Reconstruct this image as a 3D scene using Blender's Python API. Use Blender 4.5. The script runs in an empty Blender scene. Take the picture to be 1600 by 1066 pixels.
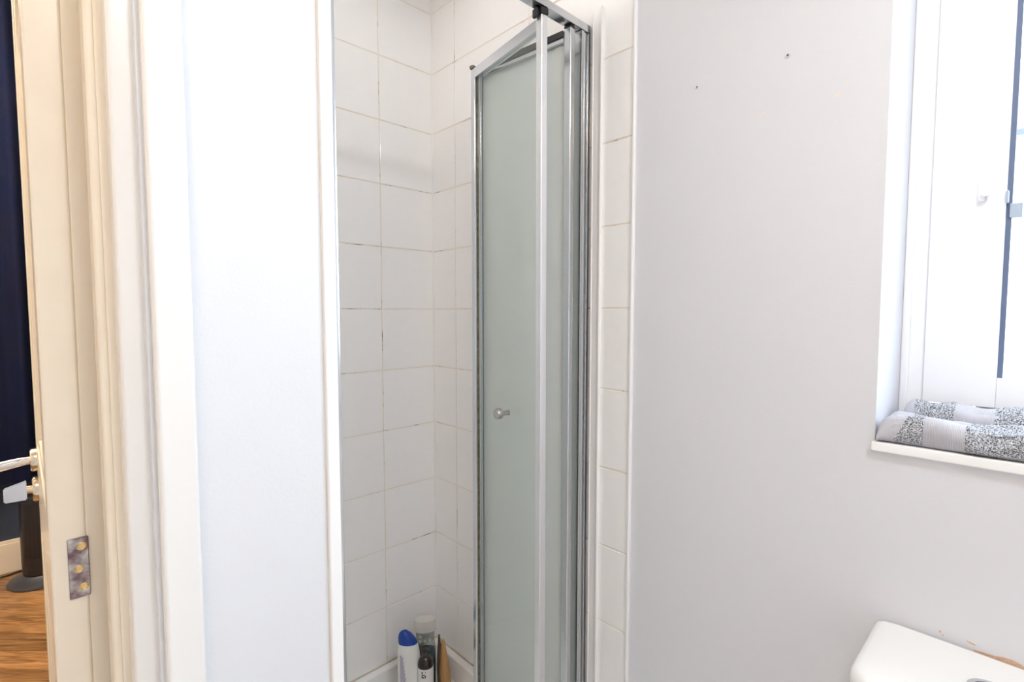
import bpy, bmesh, math, random
from mathutils import Vector, Matrix
random.seed(7)
sc = bpy.context.scene
COL = sc.collection
R = math.radians

# ---------------------------------------------------------------- camera, sky, lights, exposure
# world axes: X runs towards the window wall, Y towards the shower's long tiled wall, Z up; metres
cam_d = bpy.data.cameras.new('camera'); cam = bpy.data.objects.new('camera', cam_d); COL.objects.link(cam)
cam.location = (0, 0, 1.28)
cam.rotation_euler = (R(90 - 3.35), 0, R(46.45 - 90))
cam_d.sensor_width = 36; cam_d.lens = 790.0 / 1600 * 36; cam_d.clip_start = .02; cam_d.clip_end = 200
sc.camera = cam

w = bpy.data.worlds.new('sky'); sc.world = w; w.use_nodes = True
wn = w.node_tree.nodes; wl = w.node_tree.links
bg = wn['Background']
tcw = wn.new('ShaderNodeTexCoord'); sep = wn.new('ShaderNodeSeparateXYZ'); rampw = wn.new('ShaderNodeValToRGB')
rampw.color_ramp.elements[0].position = 0.0; rampw.color_ramp.elements[0].color = (.84, .92, 1, 1)
rampw.color_ramp.elements[1].position = 0.7; rampw.color_ramp.elements[1].color = (.74, .86, 1, 1)
wl.new(tcw.outputs['Generated'], sep.inputs[0]); wl.new(sep.outputs['Z'], rampw.inputs[0]); wl.new(rampw.outputs[0], bg.inputs[0])
bg.inputs[1].default_value = 6.5

def light(name, kind, loc, power, color, **kw):
    d = bpy.data.lights.new(name, kind); d.energy = power; d.color = color
    for k, v in kw.items(): setattr(d, k, v)
    o = bpy.data.objects.new(name, d); o.location = loc; COL.objects.link(o); return o
light('bathroom_bulb', 'POINT', (-.36, -.05, 2.27), 10, (1, .76, .50), shadow_soft_size=.045)
light('fill_panel_window_side', 'AREA', (.35, -.35, 2.315), 10, (.92, .97, 1), shape='DISK', size=.30)  # added fill panel, evens out the brightness of walls and tiles
light('fill_panel_shower', 'AREA', (.66, 1.05, 2.315), .85, (1, .97, .92), shape='DISK', size=.34)  # added fill panel, brightens the tiled recess
light('fill_bulb_bedroom', 'POINT', (-.75, 2.35, 2.60), 110, (1, .86, .70), shadow_soft_size=.07)  # added bulb to light the bedroom, no known source there

sc.view_settings.view_transform = 'Standard'; sc.view_settings.look = 'None'
sc.view_settings.gamma = 1; sc.view_settings.use_curve_mapping = False
sc.view_settings.exposure = 0.30
try:
    sc.cycles.max_bounces = 14; sc.cycles.diffuse_bounces = 9; sc.cycles.glossy_bounces = 6
    sc.cycles.transparent_max_bounces = 16; sc.cycles.sample_clamp_indirect = 8; sc.cycles.caustics_reflective = False
    sc.cycles.use_denoising = True
except Exception: pass

# ---------------------------------------------------------------- materials
def mat(name, col, rough=.5, metal=0, bump=None, var=None, rnd=None, spec=.5, coat=0):
    m = bpy.data.materials.new(name); m.use_nodes = True
    n = m.node_tree.nodes; l = m.node_tree.links; p = n['Principled BSDF']
    p.inputs['Base Color'].default_value = (*col, 1); p.inputs['Roughness'].default_value = rough
    p.inputs['Metallic'].default_value = metal; p.inputs['Specular IOR Level'].default_value = spec
    p.inputs['Coat Weight'].default_value = coat
    tc = n.new('ShaderNodeTexCoord'); geo = n.new('ShaderNodeNewGeometry')
    out = None
    if var:                                             # (scale, colour2, strength)
        nz = n.new('ShaderNodeTexNoise'); nz.inputs['Scale'].default_value = var[0]; nz.inputs['Detail'].default_value = 6
        l.new(geo.outputs['Position'], nz.inputs['Vector'])
        mr = n.new('ShaderNodeMapRange'); mr.inputs[1].default_value = .35; mr.inputs[2].default_value = .75
        mr.inputs[4].default_value = var[2]
        l.new(nz.outputs['Fac'], mr.inputs[0])
        mx = n.new('ShaderNodeMix'); mx.data_type = 'RGBA'
        mx.inputs[6].default_value = (*col, 1); mx.inputs[7].default_value = (*var[1], 1)
        l.new(mr.outputs[0], mx.inputs[0]); out = mx.outputs[2]
    if rnd:                                             # (colour2, strength) per object
        oi = n.new('ShaderNodeObjectInfo'); mu = n.new('ShaderNodeMath'); mu.operation = 'MULTIPLY'; mu.inputs[1].default_value = rnd[1]
        l.new(oi.outputs['Random'], mu.inputs[0])
        mx2 = n.new('ShaderNodeMix'); mx2.data_type = 'RGBA'
        if out: l.new(out, mx2.inputs[6])
        else: mx2.inputs[6].default_value = (*col, 1)
        mx2.inputs[7].default_value = (*rnd[0], 1); l.new(mu.outputs[0], mx2.inputs[0]); out = mx2.outputs[2]
    if out: l.new(out, p.inputs['Base Color'])
    if bump:                                            # (scale, strength, distance)
        nb = n.new('ShaderNodeTexNoise'); nb.inputs['Scale'].default_value = bump[0]; nb.inputs['Detail'].default_value = 3
        l.new(geo.outputs['Position'], nb.inputs['Vector'])
        b = n.new('ShaderNodeBump'); b.inputs['Strength'].default_value = bump[1]; b.inputs['Distance'].default_value = bump[2]
        l.new(nb.outputs['Fac'], b.inputs['Height']); l.new(b.outputs[0], p.inputs['Normal'])
    return m

M = {}
M['wall'] = mat('wall_paint', (.685, .688, .722), .55, bump=(240, .14, .0010), var=(3, (.670, .672, .706), .6))
M['wall2'] = mat('wall_paint_white', (.715, .73, .765), .5, bump=(240, .2, .0012))
M['ceil'] = mat('ceiling_paint', (.90, .90, .90), .7)
M['navywall'] = mat('navy_wall_paint', (.022, .034, .062), .6)
M['palewall'] = mat('bedroom_wall_paint', (.70, .68, .64), .6)
M['gloss'] = mat('white_gloss_paint', (.80, .79, .775), .22, bump=(60, .06, .002))
M['cream'] = mat('cream_gloss_paint', (.80, .725, .61), .24, bump=(70, .08, .002), var=(25, (.76, .68, .56), .5))
M['tile'] = mat('white_glazed_tile', (.90, .885, .875), .12, bump=(28, .06, .003), var=(38, (.88, .862, .852), .7), rnd=((.915, .90, .892), .5))
M['plastic'] = mat('white_plastic', (.88, .88, .88), .25)
M['upvc'] = mat('white_window_plastic', (.90, .91, .93), .25)
M['acrylic'] = mat('white_acrylic', (.90, .89, .87), .15)
M['ceramic'] = mat('white_ceramic', (.86, .86, .85), .08, coat=.4)
M['alu'] = mat('polished_aluminium', (.70, .72, .75), .20, 1)
M['alu_bright_reflection'] = mat('aluminium_bright_reflection', (.90, .905, .92), .34, 1)  # same aluminium, lightened to paint in one stile's bright reflection
M['chrome'] = mat('chrome', (.72, .73, .76), .06, 1)
M['steel'] = mat('brushed_steel', (.50, .49, .48), .30, 1)
M['brass'] = mat('brass', (.80, .58, .28), .25, 1)
M['nickel'] = mat('nickel', (.75, .66, .52), .18, 1)
M['rubber'] = mat('black_rubber', (.015, .015, .016), .5)
M['seal'] = mat('grey_gasket', (.12, .16, .26), .5)
M['mould'] = mat('mouldy_sealant', (.07, .045, .022), .7, var=(60, (.26, .19, .11), .7))
M['black'] = mat('black_plastic', (.010, .010, .014), .35)
M['blackmat'] = mat('dark_grey_plastic', (.035, .035, .042), .45)
M['brown_guide'] = mat('grey_brown_nylon', (.20, .17, .13), .5)
M['slit'] = mat('dark_gap', (.10, .10, .09), .8)
M['chip'] = mat('bare_plaster', (.62, .40, .27), .9, var=(300, (.75, .56, .44), .8))
M['chip2'] = mat('scraped_plaster', (.80, .66, .54), .9, var=(300, (.86, .78, .7), .8))
M['skirt'] = mat('cream_skirting_paint', (.74, .66, .54), .35)
M['curtain'] = mat('navy_curtain_cloth', (.014, .019, .052), .9, bump=(900, .2, .0006), var=(6, (.020, .021, .042), .8), spec=.05)
M['bluecap'] = mat('blue_cap', (.005, .045, .30), .25)
M['bottle'] = mat('white_bottle', (.74, .73, .70), .3)
M['print'] = mat('lilac_print', (.42, .40, .50), .5)
M['brown'] = mat('dark_brown_bottle', (.018, .010, .008), .15)
M['label'] = mat('white_paper_label', (.72, .70, .68), .6)
M['ink'] = mat('black_ink', (.01, .01, .01), .5)
M['whiteink'] = mat('white_ink', (.75, .75, .74), .5)
M['teal'] = mat('teal_gel', (.004, .05, .085), .2)
M['silvercap'] = mat('pearl_grey_cap', (.60, .575, .53), .35)
M['brushwood'] = mat('pale_brush_wood', (.48, .27, .11), .45, bump=(90, .15, .001), var=(45, (.36, .19, .07), .6))
M['brushdark'] = mat('dark_brush_back', (.10, .06, .035), .6)
M['vinyl'] = mat('pale_vinyl', (.66, .64, .62), .4)
M['render'] = mat('white_render', (.80, .82, .84), .8)
M['slate'] = mat('slate_roof', (.20, .24, .30), .7)
M['brick'] = mat('red_brick_wall', (.42, .25, .22), .85, var=(14, (.32, .18, .16), .8))
M['darkglass'] = mat('far_window_glass', (.10, .14, .2), .1)
M['leaf'] = mat('tree_leaves', (.10, .20, .16), .7, var=(9, (.16, .28, .2), .9))
M['bark'] = mat('tree_bark', (.12, .09, .07), .8)
M['grass'] = mat('pale_paving', (.34, .33, .33), .9, var=(3, (.28, .28, .27), .8))

def wood():
    m = bpy.data.materials.new('oak_plank'); m.use_nodes = True
    n = m.node_tree.nodes; l = m.node_tree.links; p = n['Principled BSDF']
    tc = n.new('ShaderNodeTexCoord'); oi = n.new('ShaderNodeObjectInfo')
    mp = n.new('ShaderNodeMapping'); mp.inputs['Rotation'].default_value = (0, 0, R(43.55))
    ad = n.new('ShaderNodeVectorMath'); ad.operation = 'ADD'
    mu = n.new('ShaderNodeMath'); mu.operation = 'MULTIPLY'; mu.inputs[1].default_value = 37
    l.new(oi.outputs['Random'], mu.inputs[0])
    l.new(tc.outputs['Object'], mp.inputs[0]); l.new(mp.outputs[0], ad.inputs[0]); l.new(mu.outputs[0], ad.inputs[1])
    mp2 = n.new('ShaderNodeMapping'); mp2.inputs['Scale'].default_value = (5, 55, 5); l.new(ad.outputs[0], mp2.inputs[0])
    nz = n.new('ShaderNodeTexNoise'); nz.inputs['Scale'].default_value = 1.3; nz.inputs['Detail'].default_value = 8; nz.inputs['Distortion'].default_value = 1.2
    l.new(mp2.outputs[0], nz.inputs['Vector'])
    rp = n.new('ShaderNodeValToRGB'); e = rp.color_ramp.elements
    e[0].position = .32; e[0].color = (.13, .055, .018, 1); e[1].position = .66; e[1].color = (.42, .22, .085, 1)
    l.new(nz.outputs['Fac'], rp.inputs[0])
    hs = n.new('ShaderNodeHueSaturation'); mr = n.new('ShaderNodeMapRange'); mr.inputs[3].default_value = .55; mr.inputs[4].default_value = 1.35
    l.new(oi.outputs['Random'], mr.inputs[0]); l.new(mr.outputs[0], hs.inputs['Value']); l.new(rp.outputs[0], hs.inputs['Color'])
    l.new(hs.outputs[0], p.inputs['Base Color']); p.inputs['Roughness'].default_value = .35
    return m
M['oak'] = wood()

def grout():
    m = mat('cream_grout', (.80, .72, .60), .8)
    n = m.node_tree.nodes; l = m.node_tree.links; p = n['Principled BSDF']
    geo = n.new('ShaderNodeNewGeometry'); nz = n.new('ShaderNodeTexNoise'); nz.inputs['Scale'].default_value = 9; nz.inputs['Detail'].default_value = 9
    nz.inputs['Roughness'].default_value = .75
    l.new(geo.outputs['Position'], nz.inputs['Vector'])
    rp = n.new('ShaderNodeValToRGB'); e = rp.color_ramp.elements
    e[0].position = .33; e[0].color = (.16, .09, .04, 1); e[1].position = .46; e[1].color = (.80, .72, .60, 1)
    l.new(nz.outputs['Fac'], rp.inputs[0]); l.new(rp.outputs[0], p.inputs['Base Color']); return m
M['grout'] = grout()

def glass(name, tint, film, filmcol, rough=.03):
    m = bpy.data.materials.new(name); m.use_nodes = True
    n = m.node_tree.nodes; l = m.node_tree.links; n.remove(n['Principled BSDF'])
    o = n['Material Output']
    t = n.new('ShaderNodeBsdfTransparent'); t.inputs[0].default_value = (*tint, 1)
    g = n.new('ShaderNodeBsdfGlossy'); g.inputs['Roughness'].default_value = rough
    fr = n.new('ShaderNodeFresnel'); fr.inputs[0].default_value = 1.45
    d = n.new('ShaderNodeBsdfDiffuse'); d.inputs[0].default_value = (*filmcol, 1)
    tr = n.new('ShaderNodeBsdfTranslucent'); tr.inputs[0].default_value = (*filmcol, 1)
    md = n.new('ShaderNodeMixShader'); md.inputs[0].default_value = .5; l.new(d.outputs[0], md.inputs[1]); l.new(tr.outputs[0], md.inputs[2])
    m1 = n.new('ShaderNodeMixShader'); m1.inputs[0].default_value = film; l.new(t.outputs[0], m1.inputs[1]); l.new(md.outputs[0], m1.inputs[2])
    gb = n.new('ShaderNodeNewGeometry'); ff = n.new('ShaderNodeMath'); ff.operation = 'SUBTRACT'; ff.inputs[0].default_value = 1; l.new(gb.outputs['Backfacing'], ff.inputs[1])
    fm = n.new('ShaderNodeMath'); fm.operation = 'MULTIPLY'; l.new(fr.outputs[0], fm.inputs[0]); l.new(ff.outputs[0], fm.inputs[1])
    m2 = n.new('ShaderNodeMixShader'); l.new(fm.outputs[0], m2.inputs[0]); l.new(m1.outputs[0], m2.inputs[1]); l.new(g.outputs[0], m2.inputs[2])
    l.new(m2.outputs[0], o.inputs[0]); return m
M['winglass'] = glass('window_glass', (.97, .985, .99), 0.0, (1, 1, 1))
M['frost'] = glass('obscured_green_glass', (.90, .94, .93), .86, (.945, .965, .955))
M['clear'] = glass('green_tinted_glass', (.955, .972, .965), .06, (.85, .9, .88))
M['clearbottle'] = glass('clear_bottle_plastic', (.70, .72, .71), .10, (.4, .4, .4))

def towel_mat(bands, hem, slope):
    """terry cloth with smooth ribbed bands; bands and hem are positions along the towel's own length (local y)"""
    m = bpy.data.materials.new('grey_terry_cloth'); m.use_nodes = True
    n = m.node_tree.nodes; l = m.node_tree.links; p = n['Principled BSDF']; p.inputs['Roughness'].default_value = .95
    p.inputs['Specular IOR Level'].default_value = .1
    tc = n.new('ShaderNodeTexCoord'); sx = n.new('ShaderNodeSeparateXYZ'); l.new(tc.outputs['Object'], sx.inputs[0])
    nz = n.new('ShaderNodeTexNoise'); nz.inputs['Scale'].default_value = 560; nz.inputs['Detail'].default_value = 3
    l.new(tc.outputs['Object'], nz.inputs['Vector'])
    rp = n.new('ShaderNodeValToRGB'); e = rp.color_ramp.elements
    e[0].position = .40; e[0].color = (.10, .108, .135, 1); e[1].position = .62; e[1].color = (.74, .76, .80, 1)
    l.new(nz.outputs['Fac'], rp.inputs[0])
    wv = n.new('ShaderNodeTexWave'); wv.inputs['Scale'].default_value = 165; wv.bands_direction = 'Y'
    l.new(tc.outputs['Object'], wv.inputs['Vector'])
    rb = n.new('ShaderNodeValToRGB'); e = rb.color_ramp.elements
    e[0].color = (.50, .495, .54, 1); e[1].color = (.58, .58, .63, 1); l.new(wv.outputs['Fac'], rb.inputs[0])
    def math_(op, a, b):
        q = n.new('ShaderNodeMath'); q.operation = op
        for i, v in enumerate((a, b)):
            if isinstance(v, (int, float)): q.inputs[i].default_value = v
            else: l.new(v, q.inputs[i])
        return q.outputs[0]
    acc = None
    for lo, hi in bands:
        k = math_('MULTIPLY', math_('GREATER_THAN', sx.outputs['Y'], lo), math_('LESS_THAN', sx.outputs['Y'], hi))
        acc = k if acc is None else math_('MAXIMUM', acc, k)
    k = math_('GREATER_THAN', math_('ADD', sx.outputs['Y'], math_('MULTIPLY', sx.outputs['Z'], slope)), hem)
    acc = k if acc is None else math_('MAXIMUM', acc, k)
    hm = n.new('ShaderNodeMix'); hm.data_type = 'RGBA'; l.new(k, hm.inputs[0]); l.new(rb.outputs[0], hm.inputs[6]); hm.inputs[7].default_value = (.52, .52, .57, 1)
    mx = n.new('ShaderNodeMix'); mx.data_type = 'RGBA'; l.new(acc, mx.inputs[0]); l.new(rp.outputs[0], mx.inputs[6]); l.new(hm.outputs[2], mx.inputs[7])
    wk = math_('MULTIPLY', wv.outputs['Fac'], math_('SUBTRACT', 1, k)); wk = math_('MULTIPLY', wk, .30)
    l.new(mx.outputs[2], p.inputs['Base Color'])
    h = n.new('ShaderNodeMix'); h.data_type = 'FLOAT'; l.new(acc, h.inputs[0]); l.new(nz.outputs['Fac'], h.inputs[2]); l.new(wk, h.inputs[3])
    b = n.new('ShaderNodeBump'); b.inputs['Strength'].default_value = .7; b.inputs['Distance'].default_value = .0022
    l.new(h.outputs[0], b.inputs['Height']); l.new(b.outputs[0], p.inputs['Normal'])
    return m

# ---------------------------------------------------------------- helpers
WL = {}                                                 # world location of every object used as a parent
def empty(name, loc, label=None, cat=None, kind=None, group=None):
    o = bpy.data.objects.new(name, None); COL.objects.link(o); o.location = loc; o.empty_display_size = .05
    WL[o.name] = Vector(loc); return tag(o, label, cat, kind, group)
def tag(o, label=None, cat=None, kind=None, group=None):
    if label: o['label'] = label
    if cat: o['category'] = cat
    if kind: o['kind'] = kind
    if group: o['group'] = group
    return o
def obj(name, bm, m, parent=None, label=None, cat=None, kind=None, group=None, smooth=True):
    """bm holds world coordinates; the object gets its origin at the base of its own bounding box"""
    bm.normal_update()
    lo = Vector([min(v.co[i] for v in bm.verts) for i in range(3)]); hi = Vector([max(v.co[i] for v in bm.verts) for i in range(3)])
    c = Vector(((lo.x + hi.x) / 2, (lo.y + hi.y) / 2, lo.z))
    for v in bm.verts: v.co -= c
    me = bpy.data.meshes.new(name); bm.to_mesh(me); bm.free()
    if smooth:
        me.shade_smooth()
        try: me.set_sharp_from_angle(angle=R(38))
        except Exception: pass
    for mm in (m if isinstance(m, (list, tuple)) else [m]): me.materials.append(mm)
    o = bpy.data.objects.new(name, me); COL.objects.link(o)
    WL[o.name] = c.copy()
    if parent is not None:
        o.parent = parent; o.location = c - WL[parent.name]
    else: o.location = c
    if smooth and BEVELLED[0]:
        wm = o.modifiers.new('weighted_normals', 'WEIGHTED_NORMAL'); wm.keep_sharp = True
    return tag(o, label, cat, kind, group)
def bm_new():
    BEVELLED[0] = False; return bmesh.new()
BEVELLED = [False]
def box(bm, lo, hi, bev=0, seg=2):
    if bev: BEVELLED[0] = True
    r = bmesh.ops.create_cube(bm, size=1)['verts']
    for v in r: v.co = Vector([(lo[i] + hi[i]) / 2 + v.co[i] * (hi[i] - lo[i]) for i in range(3)])
    if bev:
        es = list({e for v in r for e in v.link_edges})
        bmesh.ops.bevel(bm, geom=es, offset=bev, segments=seg, affect='EDGES', profile=.5)
    return bm
def obox(bm, p, d, a0, a1, n0, n1, z0, z1, bev=0, seg=2):
    """box laid along the horizontal direction d from p: a along d, n across, z up"""
    d = Vector((d[0], d[1], 0)).normalized(); n = Vector((-d.y, d.x, 0))
    b2 = bmesh.new(); box(b2, (a0, n0, z0), (a1, n1, z1), bev, seg)
    for v in b2.verts: v.co = Vector((p[0], p[1], 0)) + d * v.co.x + n * v.co.y + Vector((0, 0, v.co.z))
    me = bpy.data.meshes.new('t'); b2.to_mesh(me); b2.free(); bm.from_mesh(me); bpy.data.meshes.remove(me); return bm
def xform(bm, mtx):
    bmesh.ops.transform(bm, matrix=mtx, verts=bm.verts); return bm
def lathe(bm, prof, n=32, c=(0, 0, 0), sx=1, sy=1, cap=True):
    rings = []
    for r, z in prof:
        rings.append([bm.verts.new((c[0] + sx * r * math.cos(2 * math.pi * i / n), c[1] + sy * r * math.sin(2 * math.pi * i / n), c[2] + z)) for i in range(n)])
    for a, b in zip(rings, rings[1:]):
        for i in range(n): bm.faces.new((a[i], a[(i + 1) % n], b[(i + 1) % n], b[i]))
    if cap:
        bm.faces.new(list(reversed(rings[0]))); bm.faces.new(rings[-1])
    return bm
def tube(bm, pts, r, n=10):
    pts = [Vector(p) for p in pts]; rings = []
    for i, p in enumerate(pts):
        t = (pts[min(i + 1, len(pts) - 1)] - pts[max(i - 1, 0)]).normalized()
        up = Vector((0, 0, 1)) if abs(t.z) < .9 else Vector((1, 0, 0))
        a = t.cross(up).normalized(); b = a.cross(t).normalized()
        rr = r[i] if isinstance(r, (list, tuple)) else r
        rings.append([bm.verts.new(p + a * rr * math.cos(2 * math.pi * k / n) + b * rr * math.sin(2 * math.pi * k / n)) for k in range(n)])
    for q, s in zip(rings, rings[1:]):
        for k in range(n): bm.faces.new((q[k], q[(k + 1) % n], s[(k + 1) % n], s[k]))
    bm.faces.new(list(reversed(rings[0]))); bm.faces.new(rings[-1]); bmesh.ops.recalc_face_normals(bm, faces=bm.faces); return bm
def spline(P, n=8):
    P = [Vector(p) for p in P]; out = []
    Q = [2 * P[0] - P[1]] + P + [2 * P[-1] - P[-2]]
    for i in range(1, len(Q) - 2):
        for k in range(n):
            t = k / n; a, b, c, d = Q[i - 1:i + 3]
            out.append(.5 * ((2 * b) + (c - a) * t + (2 * a - 5 * b + 4 * c - d) * t * t + (3 * b - a - 3 * c + d) * t ** 3))
    out.append(P[-1]); return out
def prism(bm, pts, z0, z1):
    a = [bm.verts.new((x, y, z0)) for x, y in pts]; b = [bm.verts.new((x, y, z1)) for x, y in pts]; n = len(pts)
    for i in range(n): bm.faces.new((a[i], a[(i + 1) % n], b[(i + 1) % n], b[i]))
    bm.faces.new(list(reversed(a))); bm.faces.new(b); bmesh.ops.recalc_face_normals(bm, faces=bm.faces); return bm
def structure(name, boxes, m, parent=None, bev=0):
    bm = bm_new()
    for lo, hi in boxes: box(bm, lo, hi, bev)
    return obj(name, bm, m, parent, kind='structure' if parent is None else None)

CEIL = 2.34
BC = 2.80
# ---------------------------------------------------------------- room shell
structure('floor', [((-1.1, -1.3, -.06), (1.0, .74, 0))], M['vinyl'])
structure('ceiling', [((-1.2, -1.4, CEIL), (1.35, 1.55, CEIL + .08))], M['ceil'])
WY0, WY1, WZ0, WZ1 = -.80, .184, 1.052, 2.14          # window opening
structure('wall_right', [((1.0, WY1, -.06), (1.32, .650, CEIL)), ((1.0, -1.3, -.06), (1.32, WY0, CEIL)),
                         ((1.0, WY0, -.06), (1.32, WY1, WZ0)), ((1.0, WY0, WZ1), (1.32, WY1, CEIL))], M['wall'])
wr = bpy.data.objects['wall_right']
structure('wall_rear', [((-1.1, -1.4, -.06), (1.32, -1.3, CEIL))], M['wall2'])
structure('wall_left', [((-1.2, -1.4, -.06), (-1.1, .85, CEIL))], M['wall2'])
structure('wall_front', [((.100, .74, -.06), (.330, .85, BC)), ((-1.1, .74, -.06), (-.76, .85, BC)),
                         ((-.76, .74, 2.06), (.100, .85, BC))], M['wall2'])
# tiled recess: grout beds carry the tiles
sb = structure('wall_shower_back', [((.330, 1.4412, -.06), (1.0, 1.55, BC))], M['grout'])
sr = structure('wall_shower_right', [((1.0012, .650, -.06), (1.32, 1.55, CEIL))], M['grout'])
sl = structure('wall_shower_left', [((.262, .85, -.06), (.3288, 1.55, BC)), ((.330 - .03, .7405, -.06), (.3288, .85, CEIL))], M['grout'])
# bedroom beyond the door
structure('wall_bedroom_far', [((-2.0, 3.46, -.06), (.262, 3.56, BC))], M['navywall'])
structure('wall_bedroom_left', [((-2.1, .85, -.06), (-2.0, 3.56, BC))], M['palewall'])
structure('wall_bedroom_right', [((.20, .85, -.06), (.262, 3.46, BC))], M['palewall'])
structure('wall_bedroom_near', [((-2.1, .75, -.06), (-1.2, .85, BC))], M['palewall'])
structure('ceiling_bedroom', [((-2.1, .85, BC), (.262, 3.56, BC + .08))], M['ceil'])
fb = structure('floor_bedroom', [((-2.0, .74, -.06), (.20, 3.46, -.012))], M['slit'])
structure('baseboard_far', [((-2.0, 3.440, 0), (.20, 3.46, .145)), ((-2.0, 3.446, .145), (.20, 3.46, .160))], M['skirt'], bev=.003)

# tiles ---------------------------------------------------------------
TILE_ROWS = [2.260 - .1945 * k for k in range(-1, 12)]   # heights of the horizontal joints
tile_cache = {}
def tile_mesh(wd, ht):
    key = (round(wd, 4), round(ht, 4))
    if key not in tile_cache:
        bm = bm_new(); box(bm, (-wd / 2, -.006, -ht / 2), (wd / 2, 0, ht / 2), .0016, 2)
        me = bpy.data.meshes.new('tile'); bm.to_mesh(me); bm.free(); me.materials.append(M['tile'])
        me.shade_flat()
        tile_cache[key] = me
    return tile_cache[key]
G = .0026
def tile_wall(parent, joints, place, rot, zlo=.128, zhi=CEIL):
    zs = sorted([z for z in TILE_ROWS if zlo + .02 < z < zhi - .02] + [zlo, zhi])
    for u0, u1 in zip(joints, joints[1:]):
        for z0, z1 in zip(zs, zs[1:]):
            o = bpy.data.objects.new('tile', tile_mesh(u1 - u0 - G, z1 - z0 - G)); COL.objects.link(o); o.parent = parent
            dz = random.uniform(-.0004, .0004)
            x, y = place((u0 + u1) / 2)
            o.location = Vector((x, y, (z0 + z1) / 2)) - WL[parent.name]
            o.rotation_euler = (random.uniform(-.0035, .0035), random.uniform(-.0008, .0008), rot + random.uniform(-.003, .003))
tile_wall(sb, [.331, .475, .804, .9995], lambda u: (u, 1.446), 0)                       # long wall, glaze faces -Y
tile_wall(sr, [.6525, .986, 1.317, 1.4395], lambda u: (1.006, u), R(-90))               # window-side wall, glaze faces -X
tile_wall(sl, [.80, 1.13, 1.4395], lambda u: (.324, u), R(90))                          # near wall, glaze faces +X
# white sealant down the corner and along the tray
bm = bm_new(); box(bm, (.9965, 1.4365, .12), (1.0005, 1.4405, CEIL), .001); obj('sealant', bm, M['plastic'], sb)

# wall marks: chips and scrapes where the paint is gone
def chip(pts, m, x=1.0):
    bm = bm_new(); f = [bm.verts.new((x - .0004, y, z)) for y, z in pts]; b = [bm.verts.new((x, y, z)) for y, z in pts]
    n = len(pts)
    bm.faces.new(f); bm.faces.new(list(reversed(b)))
    for i in range(n): bm.faces.new((f[i], f[(i + 1) % n], b[(i + 1) % n], b[i]))
    bmesh.ops.recalc_face_normals(bm, faces=bm.faces)
    obj('paint_chip', bm, m, wr, smooth=False)
def blob(y, z, ry, rz, m, k=9, rot=0):
    pts = []
    for i in range(k):
        a = 2 * math.pi * i / k; q = random.uniform(.65, 1.1); u, v = ry * q * math.cos(a), rz * q * math.sin(a)
        pts.append((y + u * math.cos(rot) - v * math.sin(rot), z + u * math.sin(rot) + v * math.cos(rot)))
    chip(pts, m)
blob(.0905, .7855, .0016, .0022, M['chip']); blob(.087, .7815, .0014, .002, M['chip'])
blob(.0555, .7845, .0066, .0018, M['chip'], rot=.25)
chip([(.052, .7760), (.042, .7768), (.030, .7776), (.020, .7805), (.010, .7812), (.002, .7790), (-.004, .775), (-.006, .773), (.052, .7735)], M['chip'])
for y, z, a, b, rt in ((.376, 1.6475, .006, .0012, -.5), (.386, 1.6445, .007, .0010, -.4), (.366, 1.651, .004, .0011, -.4), (.2555, 1.645, .005, .002, -.3), (.419, 1.767, .0016, .0016, 0), (.492, 1.05, .002, .0014, 0)):
    blob(y, z, a, b, M['chip2'], rot=rt)

# trims ---------------------------------------------------------------
# door frame on the bathroom side (right jamb in view), head and far jamb
t1 = empty('trim_1', (.1, .80, 0), kind='structure')
def part(name, bm, m, parent, label=None, kind=None): return obj(name, bm, m, parent, label, kind=kind)
bm = bm_new(); box(bm, (.104, .722, 0), (.146, .74, 2.10), .006, 4); part('architrave', bm, M['gloss'], t1)
bm = bm_new(); box(bm, (.0755, .757, 0), (.112, .85, 2.06), .006, 4); part('jamb_lining', bm, M['gloss'], t1)
bm = bm_new(); box(bm, (.0585, .797, 0), (.078, .85, 2.045), .005, 4); box(bm, (.0672, .7895, 0), (.079, .80, 2.045), .003, 3); part('door_stop', bm, M['cream'], t1)
bm = bm_new(); box(bm, (.0419, .8735, 0), (.062, .93, 2.045), .002, 3); part('jamb_bead', bm, M['cream'], t1)
bm = bm_new(); box(bm, (-.76, .722, 0), (-.715, .74, 2.10), .006, 4); part('architrave', bm, M['gloss'], t1)
bm = bm_new(); box(bm, (-.76, .74, 0), (-.72, .875, 2.06), .006, 4); part('jamb_lining', bm, M['gloss'], t1)
bm = bm_new(); box(bm, (-.76, .722, 2.06), (.146, .74, 2.105), .006, 4); part('architrave', bm, M['gloss'], t1)
bm = bm_new(); box(bm, (-.72, .757, 2.035), (.0755, .85, 2.06), .004, 3); part('jamb_lining', bm, M['gloss'], t1)
# white corner trim of the shower opening
t2 = empty('trim_2', (.325, .74, 0), kind='structure')
bm = bm_new(); box(bm, (.3155, .7325, 0), (.3345, .752, CEIL), .003, 3); part('corner_strip', bm, M['plastic'], t2)
bm = bm_new(); box(bm, (.3138, .7382, 0), (.3160, .7405, CEIL), .0006, 1); part('filler_bead', bm, mat('aged_filler', (.62, .54, .44), .7, var=(14, (.72, .70, .68), .9)), t2)
# white edge trim where tile meets paint
t3 = empty('trim_3', (.998, .651, 0), kind='structure')
bm = bm_new(); box(bm, (.9925, .6475, 0), (1.003, .6545, CEIL), .0025, 3); part('edge_trim', bm, M['plastic'], t3)
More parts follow.
